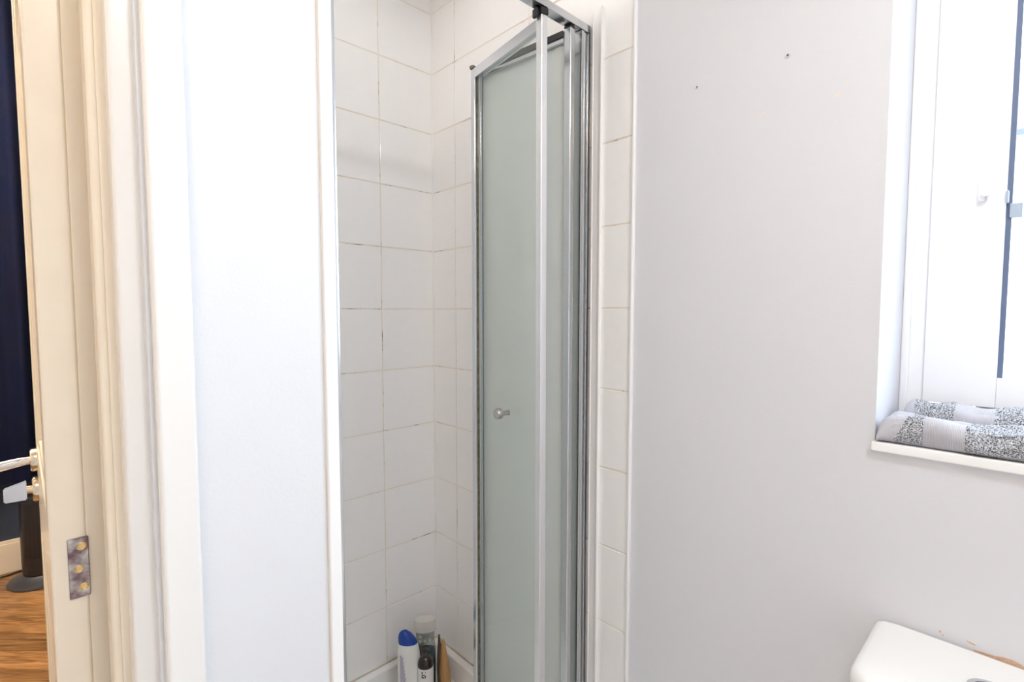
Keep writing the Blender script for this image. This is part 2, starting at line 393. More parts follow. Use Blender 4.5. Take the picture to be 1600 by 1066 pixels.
# tile coloured cover strip with bright lips beside the wall channel
t4 = empty('trim_4', (.998, .752, .13), kind='structure')
bm = bm_new(); box(bm, (.9965, .741, .13), (1.0008, .768, 1.992), .0008, 1); part('cover_strip', bm, M['tile'], t4)
bm = bm_new(); box(bm, (.992, .7400, .13), (1.0008, .7440, 1.992), .001, 2); part('lip', bm, M['plastic'], t4)
bm = bm_new(); box(bm, (.994, .7660, .13), (1.0008, .7680, 1.992), .0006, 1); part('lip', bm, M['plastic'], t4)

# ---------------------------------------------------------------- window
wd = empty('window_1', (1.2, -.3, WZ0), kind='structure')
FX0, FX1 = 1.198, 1.268
SILL = WZ0 + .016
bm = bm_new(); box(bm, (.990, WY0 - .004, WZ0), (1.20, WY1 + .004, SILL), .003, 3); part('sill', bm, M['plastic'], wd)
fo = .034
for lo, hi in (((FX0, WY1 - fo, SILL), (FX1, WY1, WZ1)), ((FX0, WY0, SILL), (FX1, WY0 + fo, WZ1)),
               ((FX0, WY0 + fo, SILL), (FX1, WY1 - fo, SILL + .036)), ((FX0, WY0 + fo, WZ1 - fo), (FX1, WY1 - fo, WZ1))):
    bm = bm_new(); box(bm, lo, hi, .004, 3); part('frame_member', bm, M['upvc'], wd)
bm = bm_new(); box(bm, (FX0 - .014, WY1 - .012, SILL), (FX0, WY1, WZ1), .003, 3); part('frame_bead', bm, M['upvc'], wd)
s0, s1, z0, z1 = WY0 + fo, WY1 - fo, SILL + .046, WZ1 - fo
sw = .098
for lo, hi in (((FX0 - .006, s1 - sw, z0), (FX1 - .01, s1, z1)), ((FX0 - .006, s0, z0), (FX1 - .01, s0 + sw, z1)),
               ((FX0 - .006, s0 + sw, z0), (FX1 - .01, s1 - sw, z0 + .052)), ((FX0 - .006, s0 + sw, z1 - .052), (FX1 - .01, s1 - sw, z1))):
    bm = bm_new(); box(bm, lo, hi, .0016, 2); part('sash_member', bm, M['upvc'], wd)
bm = bm_new(); box(bm, (FX0 + .004, s0 + .01, z0 - .008), (FX0 + .010, .077, z0 + .001)); part('sash_gap_strip', bm, mat('grey_sash_strip', (.42, .42, .41), .6), wd)  # thin grey strip along the gap under the sash
g1 = s1 - sw
bm = bm_new(); box(bm, (FX0 + .012, s0 + sw, z0 + .05), (FX0 + .016, g1 + .001, z1 - .05)); part('pane', bm, M['winglass'], wd)
bm = bm_new(); box(bm, (FX0 + .002, g1 - .007, z0 + .052), (FX0 + .012, g1 + .0005, z1 - .052)); part('glazing_gasket', bm, M['seal'], wd)
bm = bm_new(); box(bm, (FX0 - .012, g1 - .003, 1.461), (FX0 + .010, g1 + .001, 1.482), .002); box(bm, (FX0 - .002, g1 - .020, 1.437), (FX0 + .010, g1 - .004, 1.461), .002)
part('catch_block', bm, mat('grey_catch', (.42, .50, .60), .4), wd)
bm = bm_new(); box(bm, (FX0 - .012, .078, 1.468), (FX0 - .004, .088, 1.505), .002); box(bm, (FX0 - .022, .072, 1.475), (FX0 - .010, .082, 1.487), .002); part('window_latch', bm, M['upvc'], wd)

# ---------------------------------------------------------------- door leaf (opened away into the bedroom)
dr = empty('door_1', (.043, .868, 0), kind='structure')
DP = (.0055, .872); dd = Vector((-.0090, .70, 0)).normalized()            # near left corner and direction of the leaf
def dbox(a0, a1, n0, n1, z0, z1, bev=.002, seg=2):
    bm = bm_new(); obox(bm, DP, dd, a0, a1, n0, n1, z0, z1, bev, seg); return bm
# n is measured to the left (towards -X); the leaf's thickness lies at n in [-.038, 0]
part('stile', dbox(0, .095, -.037, 0, .008, 2.03, .004, 3), M['cream'], dr)
part('stile', dbox(.605, .70, -.037, 0, .008, 2.03, .003, 3), M['cream'], dr)
for a, b in ((.008, .22), (.82, .99), (1.92, 2.03)):
    part('rail', dbox(.0952, .6048, -.037, 0, a, b), M['cream'], dr)
for a, b in ((.22, .82), (.99, 1.92)):
    part('panel', dbox(.095, .605, -.024, -.013, a, b, .001, 1), M['cream'], dr)
    bm = bm_new()
    for q in ((.0955, .112), (.588, .6045)): obox(bm, DP, dd, q[0], q[1], -.013, -.0025, a + .001, b - .001, .003, 2)
    obox(bm, DP, dd, .112, .588, -.013, -.003, a + .001, a + .016, .003, 2); obox(bm, DP, dd, .112, .588, -.013, -.003, b - .016, b - .001, .003, 2)
    part('panel_moulding', bm, M['cream'], dr)
# old hinge leaf let into the hinge edge
def hinge_mat():
    m = mat('hinge_steel_reflections', (.46, .40, .40), .28, 1)
    n = m.node_tree.nodes; l = m.node_tree.links; p = n['Principled BSDF']
    geo = n.new('ShaderNodeNewGeometry'); nz = n.new('ShaderNodeTexNoise'); nz.inputs['Scale'].default_value = 62; nz.inputs['Detail'].default_value = 7
    l.new(geo.outputs['Position'], nz.inputs['Vector'])
    rp = n.new('ShaderNodeValToRGB'); e = rp.color_ramp.elements
    e[0].position = .42; e[0].color = (.22, .15, .165, 1); e[1].position = .68; e[1].color = (.66, .63, .60, 1)  # reddish reflections painted into the steel as random dark patches
    l.new(nz.outputs['Fac'], rp.inputs[0]); l.new(rp.outputs[0], p.inputs['Base Color']); return m
bm = bm_new(); box(bm, (.0225, .8702, .899), (.0438, .8722, .980), .0012, 2)
hp = obj('hinge_plate', bm, hinge_mat(), dr, label='steel hinge leaf with painted reddish reflections and three screws')
for x, z in ((.0365, .968), (.0328, .938), (.0370, .913)):
    bm = bm_new(); lathe(bm, [(.0052, 0), (.0050, .0007), (.0040, .0010), (.0034, .0004), (0.0012, .0003)], 20)
    xform(bm, Matrix.Translation((x, .8703, z)) @ Matrix.Rotation(R(90), 4, 'X')); obj('screw', bm, M['brass'], hp)
# lever handle near the leading edge
def on_leaf(a, n, z): 
    p = Vector((DP[0], DP[1], 0)) + dd * a + Vector((-dd.y, dd.x, 0)) * n; return Vector((p.x, p.y, z))
def disc(a, z, r, t, prof=None):
    bm = bm_new(); lathe(bm, prof or [(r, 0), (r, t * .7), (r * .92, t), (r * .3, t)], 36)
    rot = Vector((0, 0, 1)).rotation_difference(Vector((-dd.y, dd.x, 0))).to_matrix().to_4x4()
    return xform(bm, Matrix.Translation(on_leaf(a, 0, z)) @ rot)
HA = .635
dh = obj('door_handle', disc(HA, .957, .0255, .011), M['nickel'], dr)
bm = bm_new(); P = [on_leaf(HA, .009, .957), on_leaf(HA, .030, .956), on_leaf(HA, .058, .952), on_leaf(HA - .006, .072, .950), on_leaf(HA - .030, .078, .948), on_leaf(HA - .075, .078, .948), on_leaf(HA - .115, .076, .948)]
tube(bm, spline(P, 8), [.0085 + .0022 * min(1, i / 14) for i in range(49)], 16); obj('lever', bm, M['chrome'], dh)
tt = obj('thumbturn', disc(HA, .893, .0275, .010), M['nickel'], dr)
rot = Vector((0, 0, 1)).rotation_difference(Vector((-dd.y, dd.x, 0))).to_matrix().to_4x4()
bm = bm_new(); lathe(bm, [(.0085, .009), (.0085, .020)], 20); xform(bm, Matrix.Translation(on_leaf(HA, 0, .893)) @ rot); obj('spindle', bm, M['nickel'], tt)
bm = bm_new()
def quad_ring(n, ha, zt, zb): return [bm.verts.new(on_leaf(HA + sa * ha, n, z)) for sa, z in ((-1, zb), (1, zb), (1, zt), (-1, zt))]
q = [quad_ring(.019, .010, .916, .873), quad_ring(.055, .007, .905, .873)]
bm.faces.new(q[0]); bm.faces.new(list(reversed(q[1])))
for i in range(4): bm.faces.new((q[0][i], q[1][i], q[1][(i + 1) % 4], q[0][(i + 1) % 4]))
bmesh.ops.recalc_face_normals(bm, faces=bm.faces); bmesh.ops.bevel(bm, geom=list(bm.edges), offset=.002, segments=2, affect='EDGES'); obj('grip', bm, M['chrome'], tt)

# ---------------------------------------------------------------- shower tray
tr = empty('shower_tray', (.66, 1.11, 0), 'low white shower tray with raised rim in the tiled recess', 'shower tray')
bm = bm_new()
X0, X1, Y0, Y1 = .331, .999, .757, 1.439
box(bm, (X0, Y0, 0), (X1, Y1, .048)); part('tray_base', bm, M['acrylic'], tr)
bm = bm_new(); rw = .026
box(bm, (X0, Y1 - rw, .048), (X1, Y1, .127), .005, 3); box(bm, (X1 - rw, Y0, .048), (X1, Y1 - rw + .004, .127), .005, 3)
box(bm, (X0, Y0, .048), (X0 + rw, Y1 - rw + .004, .127), .005, 3); box(bm, (X0, Y0, .048), (X1, Y0 + .06, .127), .005, 3); part('rim', bm, M['acrylic'], tr)
bm = bm_new(); lathe(bm, [(.045, .048), (.045, .051), (.038, .053), (.006, .053)], 32, (.66, 1.10, 0)); part('drain_cover', bm, M['chrome'], tr)

# ---------------------------------------------------------------- folding shower door
sd = empty('shower_door', (.66, .787, .127), 'folding green glass shower door with polished aluminium frame, folded into the recess', 'shower door')
RZ0, RZ1 = 1.941, 1.960
bm = bm_new(); box(bm, (.336, .775, RZ0 + .001), (.9995, .800, RZ1), .0015, 2); part('head_rail', bm, M['alu'], sd)
bm = bm_new(); box(bm, (.336, .777, .127), (.9995, .800, .140), .0015, 2); part('sill_rail', bm, M['alu'], sd)
def channel(x0, x1):
    bm = bm_new(); w3 = (x1 - x0) / 3
    box(bm, (x0, .776, .1405), (x0 + w3 * .9, .800, RZ0), .0018, 2); box(bm, (x0 + w3, .778, .1405), (x0 + w3 * 2, .798, RZ0), .0025, 3); box(bm, (x0 + w3 * 2.05, .775, .1405), (x1, .800, RZ0), .0015, 2)
    return bm
part('wall_channel', channel(.964, .9995), M['alu'], sd)
part('wall_channel', channel(.3350, .358), M['alu'], sd)
def leafpanel(S, E, ztop, gm, side, seal):
    S = Vector((*S, 0)); E = Vector((*E, 0)); d = (E - S).normalized(); L = (E - S).length; p = (S.x, S.y)
    fr = bm_new()
    obox(fr, p, d, -.010, .010, -.0088, .0088, .148, ztop, .0025, 3)
    st1 = part('stile', fr, M['alu_bright_reflection'] if gm is M['clear'] else M['alu'], sd)
    fr = bm_new(); obox(fr, p, d, L - .009, L + .009, -.0095, .0095, .148, ztop - .004, .0025, 3); part('stile', fr, M['alu'], sd)
    fr = bm_new(); obox(fr, p, d, .0102, L - .0092, -.009, .009, ztop - .030, ztop - .004, .002, 2); part('top_rail', fr, M['alu'], sd)
    fr = bm_new(); obox(fr, p, d, .0102, L - .0092, -.009, .009, .150, .176, .002, 2); part('bottom_rail', fr, M['alu'], sd)
    fr = bm_new(); obox(fr, p, d, .0102, L - .0092, -.002, .002, .176, ztop - .030); part('glass_pane', fr, gm, sd, label='greenish obscured glass' if gm is M['frost'] else 'clear greenish glass')
    fr = bm_new()
    for q in (.0102, L - .0106): obox(fr, p, d, q, q + .0014, -.0030, .0030, .176, ztop - .030)
    part('glazing_strip', fr, M[seal], sd)
    return p, d, L
PG, PF2 = (.8395, .788), (.8855, 1.073); PP, PF1 = (.9350, .7895), (.9075, 1.078)
p2, d2, L2 = leafpanel(PG, PF2, 1.927, M['clear'], 1, 'mould')
p1, d1, L1 = leafpanel(PP, PF1, 1.936, M['frost'], -1, 'seal')
bm = bm_new(); obox(bm, p1, d1, .0102, L1 - .0092, .0092, .0125, 1.918, 1.9315); part('top_seal', bm, M['rubber'], sd)
bm = bm_new(); obox(bm, p1, d1, -.004, .004, -.0110, -.0090, .15, 1.93); part('edge_seal', bm, M['rubber'], sd)
bm = bm_new(); obox(bm, p2, d2, -.012, .010, -.010, .010, 1.927, 1.941, .002); obox(bm, p2, d2, -.004, .012, .010, .018, 1.922, 1.940, .002); part('rail_guide', bm, M['rubber'], sd)
bm = bm_new(); obox(bm, p1, d1, -.010, .010, -.008, .008, 1.936, 1.941, .001); part('pivot', bm, M['rubber'], sd)
bm = bm_new(); obox(bm, (.8885, 1.0835), (1, .12), -.011, .026, -.007, .007, 1.9265, 1.9365, .003); part('fold_hinge_cap', bm, M['brown_guide'], sd)
bm = bm_new(); tube(bm, [(.8985, 1.088, .15), (.8985, 1.088, 1.926)], .005, 12); part('fold_hinge', bm, M['alu'], sd)
# knob
kb = .128
kd = Vector((-d2.y, d2.x, 0)); kc = Vector((*PG, 1.027)) + d2 * kb
rotk = Vector((0, 0, 1)).rotation_difference(kd).to_matrix().to_4x4()
bm = bm_new(); lathe(bm, [(.0068, .002), (.0068, .004), (.0055, .0045), (.0055, .024), (.0075, .0255), (.0130, .0265), (.0130, .0385), (.0120, .040), (.002, .040)], 32)
xform(bm, Matrix.Translation(kc) @ rotk); part('knob', bm, M['steel'], sd)

# ---------------------------------------------------------------- things in the shower corner
def face_cam(x, y): return math.atan2(-y, -x)
# white bottle with blue cap
sx_, sy_ = .798, 1.294; SB = .0483
rr = Vector((.724, -.689, 0))
sh = empty('shampoo_bottle', (sx_, sy_, SB), 'white plastic bottle with a slanted blue cap and lilac print in the shower corner', 'bottle')
th = math.atan2(rr.y, rr.x)
bm = bm_new(); lathe(bm, [(.029, 0), (.0355, .006), (.0365, .05), (.0365, .12), (.0352, .170), (.0322, .205), (.0292, .2215)], 40, sy=.58)
for v in bm.verts:
    if v.co.z > .15: v.co.x -= (v.co.z - .15) * .06
bot = xform(bm, Matrix.Translation((sx_, sy_, SB)) @ Matrix.Rotation(th, 4, 'Z')); 
for v in bm.verts:
    pass
part('bottle_body', bm, M['bottle'], sh)
bm = bm_new(); prof = [(.0288, .2218), (.0286, .228), (.0268, .240), (.0228, .2500), (.0165, .2570), (.0088, .2605), (.001, .2612)]
lathe(bm, prof, 40, sy=.62)
for v in bm.verts:
    v.co.x -= .0044 + (v.co.z - .2218) * .16
    if v.co.z > .225: v.co.z -= max(0, v.co.x + .012) * .48 * (v.co.z - .222) / .04
xform(bm, Matrix.Translation((sx_, sy_, SB)) @ Matrix.Rotation(th, 4, 'Z')); part('cap', bm, M['bluecap'], sh)
# lilac wave print: slanted strips bent onto the front of the bottle
bm = bm_new()
for k in range(12):
    zt = .194 - k * .0108; x0 = -.026; ln = .010 + .0016 * k
    for j in range(4):
        def pt(u, z): 
            x = x0 + u; rad = .0368; y = -.58 * math.sqrt(max(rad * rad - x * x, 1e-6)) - .0006; return (x, y, z)
        u0, u1 = ln * j / 4, ln * (j + 1) / 4
        vs = [bm.verts.new(pt(u0, zt - u0 * .9)), bm.verts.new(pt(u1, zt - u1 * .9)), bm.verts.new(pt(u1, zt - u1 * .9 - .0085)), bm.verts.new(pt(u0, zt - u0 * .9 - .0085))]
        bm.faces.new(vs)
xform(bm, Matrix.Translation((sx_, sy_, SB)) @ Matrix.Rotation(th, 4, 'Z')); part('lilac_print', bm, M['print'], sh, kind='stuff')

# clear bottle with pearl cap
cx, cy = .884, 1.338
cb = empty('shower_gel_bottle', (cx, cy, SB), 'clear bottle of dark teal gel with a wide pearly grey cap in the shower corner', 'bottle')
thc = th + R(10)
def ell(prof, m, name, c, a, parent, sy=.60, n=40):
    bm = bm_new(); lathe(bm, prof, n, sy=sy); xform(bm, Matrix.Translation(c) @ Matrix.Rotation(a, 4, 'Z')); return part(name, bm, m, parent)
ell([(.030, 0), (.0340, .006), (.0345, .08), (.0335, .135), (.0300, .168), (.0290, .183), (.0310, .2035)], M['clearbottle'], 'bottle_body', (cx, cy, SB), thc, cb)
ell([(.028, .003), (.0315, .008), (.0320, .08), (.0312, .115), (.0300, .140), (.001, .140)], M['teal'], 'gel', (cx, cy, SB), thc, cb)
ell([(.0345, .2038), (.0352, .206), (.0352, .2365), (.0335, .2405), (.002, .2415)], M['silvercap'], 'cap', (cx, cy, SB), thc, cb)
bm = bm_new()
for (ux, uz) in ((-.016, .1920), (-.016, .1770), (-.0005, .1775), (.0145, .1785)):
    n = 14; ro, ri = .0044, .0026; vo, vi = [], []
    for i in range(n):
        a = 2 * math.pi * i / n
        for rad, lst in ((ro, vo), (ri, vi)):
            x = ux + rad * math.cos(a); y = -.60 * math.sqrt(max(.0316 ** 2 - x * x, 1e-6)) - .0012; lst.append(bm.verts.new((x, y, uz + rad * math.sin(a))))
    for i in range(n): bm.faces.new((vo[i], vo[(i + 1) % n], vi[(i + 1) % n], vi[i]))
xform(bm, Matrix.Translation((cx, cy, SB)) @ Matrix.Rotation(thc, 4, 'Z')); part('icon_print', bm, M['whiteink'], cb, kind='stuff')
bm = bm_new()
for uz, x0, x1 in ((.1955, -.008, .012), (.1925, -.008, .010), (.1895, -.008, .011), (.164, -.010, .006), (.161, -.010, .007)):
    vs = []
    for z in (uz, uz - .0012):
        vs.append([bm.verts.new((x, -.60 * math.sqrt(.0318 ** 2 - x * x) - .0012, z)) for x in (x0, (x0 + x1) / 2, x1)])
    for i in range(2): bm.faces.new((vs[0][i], vs[0][i + 1], vs[1][i + 1], vs[1][i]))
xform(bm, Matrix.Translation((cx, cy, SB)) @ Matrix.Rotation(thc, 4, 'Z')); part('small_print', bm, M['slit'], cb, kind='stuff')

# brown bottle with white label
bx, by = .800, 1.2555
bx, by = .826, 1.250
bb = empty('brown_bottle', (bx, by, SB), 'slim dark brown bottle with a white label in front of the clear gel bottle', 'bottle')
ell([(.0215, 0), (.0235, .004), (.0235, .166), (.0215, .176), (.0155, .184), (.0118, .188), (.0112, .199), (.0118, .200), (.0118, .208), (.009, .2095), (.001, .210)], M['brown'], 'bottle_body', (bx, by, SB), 0, bb, sy=1)
bm = bm_new(); lathe(bm, [(.0239, .02), (.0239, .1605)], 40, (bx, by, SB), cap=False); part('label', bm, M['label'], bb)
lab = bpy.data.curves.new('lettering', 'FONT'); lab.body = 'LG'; lab.size = .017; lab.extrude = .0002; lab.offset = .0007
lo_ = bpy.data.objects.new('lettering', lab); COL.objects.link(lo_)
dg = bpy.context.evaluated_depsgraph_get(); me = bpy.data.meshes.new_from_object(lo_.evaluated_get(dg)); bpy.data.objects.remove(lo_)
bm = bm_new(); bm.from_mesh(me)
vdir = math.atan2(-by, -bx) + R(-14)
for v in bm.verts:                                      # text runs down the label and bends round it
    along, up = v.co.x, v.co.y; a = vdir + (up - .006) / .0243
    v.co = Vector((bx + .0243 * math.cos(a), by + .0243 * math.sin(a), SB + .155 - along))
part('lettering', bm, M['ink'], bb)

# wooden bath brush leaning in the corner
wb = empty('bath_brush', (.905, 1.290, SB), 'wooden bath brush standing on end beside the bottles', 'brush')
bm = bm_new()
def slab(bm, c0, c1, w0, w1, t):
    pass
Pb = [(.924, 1.278, SB + .0065), (.928, 1.290, .10), (.932, 1.300, .14), (.935, 1.309, .175), (.938, 1.316, .205)]
tube(bm, spline(Pb, 6), [.017 - .0000 * i if i < 8 else max(.0045, .017 - .0008 * (i - 8)) for i in range(25)], 16); part('handle', bm, M['brushwood'], wb)
bm = bm_new()
Pb2 = [(.920, 1.300, SB + .0065), (.923, 1.308, .10), (.926, 1.316, .15), (.929, 1.323, .185), (.932, 1.329, .218)]
tube(bm, spline(Pb2, 6), [.012 if i < 8 else max(.003, .012 - .0006 * (i - 8)) for i in range(25)], 14); part('bristle_back', bm, M['brushdark'], wb)

# ---------------------------------------------------------------- towels on the sill
from mathutils import noise
def towel(name, label, prof, y0, y1, mt, seed, amp, smooth_y=()):
    """prof: list of (x, z) across the sill; swept along Y with soft folds and terry loops"""
    bm = bm_new(); P = spline([(x, 0, z) for x, z in prof], 10)
    ny = int((y1 - y0) / .0022); rows = []
    for j in range(ny + 1):
        y = y0 + (y1 - y0) * j / ny; row = []; plain = any(a < y < b for a, b in smooth_y)
        endt = min(1, (y1 - y) / .018); endf = math.sqrt(max(0, 1 - (1 - endt) ** 2)) * .45 + .55
        for i, p in enumerate(P):
            e = 1 if 4 < i < len(P) - 5 else .35
            n1 = noise.noise(Vector((p.x * 14 + seed, y * 13, seed))) * amp * e
            n2 = noise.noise(Vector((p.x * 40, y * 38 + seed, p.z * 40))) * (.0030 if plain else .0042) * e
            n3 = noise.noise(Vector((p.x * 420, y * 420, p.z * 420 + seed))) * (.0003 if plain else .0019) * e
            zz = SILL + .0012 + (p.z) * endf * (1 + .0) + (n1 + n2 + n3) * min(1, p.z / .012)
            row.append(bm.verts.new((p.x - (n2 + n3) * (1 if i < len(P) // 3 else 0), y, max(SILL + .0008, zz))))
        rows.append(row)
    for a, b in zip(rows, rows[1:]):
        for i in range(len(P) - 1): bm.faces.new((a[i], b[i], b[i + 1], a[i + 1]))
    bm.faces.new([v for v in rows[-1]]); bm.faces.new(list(reversed(rows[0])))
    bmesh.ops.recalc_face_normals(bm, faces=bm.faces)
    o = obj(name, bm, mt, None, label, 'towel', group='towels on the window sill'); return o
ymid = (.180 - .42) / 2
mt1 = towel_mat([(.073 - ymid, .121 - ymid), (-.075 - ymid, -.025 - ymid)], .1605 - ymid, .42)
towel('hand_towel', 'grey speckled towel folded along the front edge of the window sill', [(1.000, 0), (.990, .008), (.986, .022), (.992, .036), (1.006, .042), (1.03, .036), (1.06, .027), (1.085, .031), (1.100, .022), (1.104, .006), (1.104, 0)], -.42, .180, mt1, 3.1, .015, ((.073, .121), (-.075, -.025), (.160, .2)))
ym2 = (.166 - .42) / 2
mt2 = towel_mat([(.048 - ym2, .097 - ym2), (-.10 - ym2, -.05 - ym2)], .146 - ym2, -.1)
towel('hand_towel', 'grey speckled towel bunched against the window frame behind the front towel', [(1.108, 0), (1.110, .020), (1.118, .040), (1.136, .053), (1.158, .052), (1.172, .040), (1.176, .018), (1.176, 0)], -.42, .166, mt2, 8.7, .014, ((.048, .097), (-.10, -.05), (.146, .2)))

# ---------------------------------------------------------------- toilet
to = empty('toilet', (.70, -.03, 0), 'white ceramic toilet with flat cistern lid against the painted wall', 'toilet')
bm = bm_new()
cl = [(.85, -.24), (.995, -.24), (.995, .160), (.87, .160)]
box(bm, (.815, -.225, .40), (.995, .157, .735), .03, 4); part('cistern', bm, M['ceramic'], to)
bm = bm_new()
def rounded(x0, x1, y0, y1, r, rb, n=8):
    pts = []
    for cx_, cy_, a0, q in ((x0 + r, y0 + r, 180, r), (x1 - rb, y0 + rb, 270, rb), (x1 - rb, y1 - rb, 0, rb), (x0 + r, y1 - r, 90, r)):
        for i in range(n + 1): a = R(a0 + 90 * i / n); pts.append((cx_ + q * math.cos(a), cy_ + q * math.sin(a)))
    return pts
rings = []
for off, z in ((.006, .730), (0, .738), (0, .760), (.002, .768), (.006, .7730), (.013, .7755), (.03, .7765)):
    rings.append([bm.verts.new((x, y, z)) for x, y in rounded(.802 + off, .9965 - min(off, .004), -.245 + off, .173 - off, .042, .008)])
for a, b in zip(rings, rings[1:]):
    for i in range(len(a)): bm.faces.new((a[i], a[(i + 1) % len(a)], b[(i + 1) % len(a)], b[i]))
bm.faces.new(rings[-1]); bm.faces.new(list(reversed(rings[0])))
part('cistern_lid', bm, M['ceramic'], to)
bm = bm_new(); lathe(bm, [(.026, 0), (.026, .003), (.0235, .0042), (.0195, .0042), (.0195, .002), (.018, .0018), (.017, .0035), (.001, .004)], 36, (.897, .026, .7763)); part('flush_button', bm, M['chrome'], to)
bm = bm_new(); lathe(bm, [(.10, 0), (.115, .02), (.10, .12), (.12, .25), (.175, .36), (.185, .395), (.16, .40), (.12, .38), (.06, .25), (.02, .22)], 40, (.60, -.03, 0), sx=1.15); box(bm, (.62, -.12, .0), (.90, .06, .385), .03, 3); part('bowl', bm, M['ceramic'], to)
bm = bm_new(); lathe(bm, [(.19, .401), (.19, .425), (.17, .432), (.01, .434)], 40, (.60, -.03, 0), sx=1.12); part('seat_lid', bm, M['plastic'], to)

# ---------------------------------------------------------------- wall plugs left in the painted wall
for (y, z, r, lb) in ((.336, 1.737, .0046, 'grey plastic wall plug with a dark hole, higher one near the window'), (.506, 1.735, .0036, 'small grey wall plug with a dark hole, nearer the shower')):
    e = empty('wall_plug', (1.0, y, z), lb, 'wall plug', group='plugs left in the painted wall')
    bm = bm_new(); lathe(bm, [(r, -.001), (r, .0012), (r * .8, .0018), (r * .5, .0012), (r * .45, -.0005)], 20); xform(bm, Matrix.Translation((1.0, y, z)) @ Matrix.Rotation(R(-90), 4, 'Y')); part('collar', bm, mat('grey_plug', (.66, .67, .67), .5), e)
    bm = bm_new(); lathe(bm, [(r * .44, 0), (r * .44, .0010)], 14); xform(bm, Matrix.Translation((1.0, y, z)) @ Matrix.Rotation(R(-90), 4, 'Y')); part('hole', bm, M['slit'], e)

# ---------------------------------------------------------------- bedroom: planks, curtain, tower fan
def clip_poly(poly, ax, val, keep_less):
    out = []
    for i in range(len(poly)):
        a, b = poly[i], poly[(i + 1) % len(poly)]
        ia = (a[ax] <= val) == keep_less; ib = (b[ax] <= val) == keep_less
        if ia: out.append(a)
        if ia != ib:
            t = (val - a[ax]) / (b[ax] - a[ax]); out.append((a[0] + (b[0] - a[0]) * t, a[1] + (b[1] - a[1]) * t))
    return out
ur = Vector((math.sin(R(46.45)), -math.cos(R(46.45)))); uf = Vector((math.cos(R(46.45)), math.sin(R(46.45))))
PW = .102
for i in range(-4, 28):
    s = -3.2 - random.uniform(0, .9); f0 = 2.045 + (i - 12) * PW + .0; f1 = f0 + PW - .002
    while s < 1.2:
        e = s + random.choice((.75, .9, 1.2, 1.5)); poly = [tuple(ur * a + uf * b) for a, b in ((s, f0), (e - .002, f0), (e - .002, f1), (s, f1))]
        for ax, val, k in ((0, -1.95, False), (0, .19, True), (1, .90, False), (1, 3.438, True)):
            if len(poly) >= 3: poly = clip_poly(poly, ax, val, k)
        s = e
        if len(poly) >= 3:
            area = abs(sum(poly[k][0] * poly[(k + 1) % len(poly)][1] - poly[(k + 1) % len(poly)][0] * poly[k][1] for k in range(len(poly)))) / 2
            if area < .002: continue
            bm = bm_new(); prism(bm, poly, -.0119, random.uniform(-.0006, .0003)); obj('floor_plank', bm, M['oak'], fb, smooth=False)

bm = bm_new(); N = 260; rows = []
for z in [.452 + (2.724 - .452) * k / 14 for k in range(15)]:
    row = []
    for i in range(N + 1):
        x = -1.35 + 1.50 * i / N
        y = 3.385 + .026 * math.sin(x * 34 + .6 * math.sin(x * 7)) + .010 * math.sin(x * 71 + 1) + .006 * math.sin(z * 2 + x * 9)
        row.append(bm.verts.new((x, y, z)))
    rows.append(row)
for a, b in zip(rows, rows[1:]):
    for i in range(N): bm.faces.new((a[i], a[i + 1], b[i + 1], b[i]))
geo_ = bmesh.ops.solidify(bm, geom=bm.faces[:], thickness=.002)
bmesh.ops.recalc_face_normals(bm, faces=bm.faces)
cu = empty('curtain', (-.6, 3.385, .452), 'dark navy curtain hanging in folds beyond the open door', 'curtain')
part('cloth', bm, M['curtain'], cu)
bm = bm_new(); tube(bm, [(-1.45, 3.385, 2.735), (.17, 3.385, 2.735)], .012, 14); part('curtain_pole', bm, M['steel'], cu)
for x in (-1.40, .12):
    bm = bm_new(); box(bm, (x - .008, 3.385, 2.725), (x + .008, 3.46, 2.745), .002); part('pole_bracket', bm, M['steel'], cu)

fx, fy = -.003, 3.262
tf = empty('tower_fan', (fx, fy, 0), 'slim black tower fan on a round grey base beyond the door', 'fan')
bm = bm_new(); lathe(bm, [(.128, 0), (.130, .006), (.126, .016), (.10, .026), (.078, .034), (.072, .040)], 48, (fx, fy, 0)); part('base', bm, M['blackmat'], tf)
bm = bm_new(); lathe(bm, [(.066, .0405), (.074, .046), (.076, .10), (.076, .395), (.073, .415), (.06, .425), (.01, .427)], 48, (fx, fy, 0)); part('body', bm, M['black'], tf)
bm = bm_new(); va = math.atan2(-fy, -fx)
for k in range(46):
    z = .13 + k * .0056
    for j in range(9):
        a = va + R(-52 + j * 12)
        c = Vector((fx + .0765 * math.cos(a), fy + .0765 * math.sin(a), z)); t = Vector((-math.sin(a), math.cos(a), 0)); o_ = Vector((math.cos(a), math.sin(a), 0))
        vs = [bm.verts.new(c + t * u + Vector((0, 0, q)) + o_ * h) for u, q, h in ((-.0066, -.0014, 0), (.0066, -.0014, 0), (.0066, .0014, .0012), (-.0066, .0014, .0012))]
        bm.faces.new(vs)
g_ = part('grille', bm, mat('fan_grille', (.028, .028, .034), .4), tf, kind='stuff')
bm = bm_new(); tube(bm, spline([(fx + .055, fy - .055, .040), (fx + .062, fy - .105, .022), (fx + .060, fy - .17, .005), (fx + .085, fy - .22, .004), (fx + .15, fy - .20, .004)], 8), .0035, 8); part('power_cord', bm, M['black'], tf)
bm = bm_new(); tube(bm, spline([(-.95, 3.40, .004), (-.6, 3.425, .004), (-.3, 3.418, .004), (-.16, 3.40, .004), (-.05, 3.425, .004), (.12, 3.43, .004)], 10), .004, 8)
obj('cable', bm, M['black'], None, 'thin black cable lying along the cream skirting', 'cable')

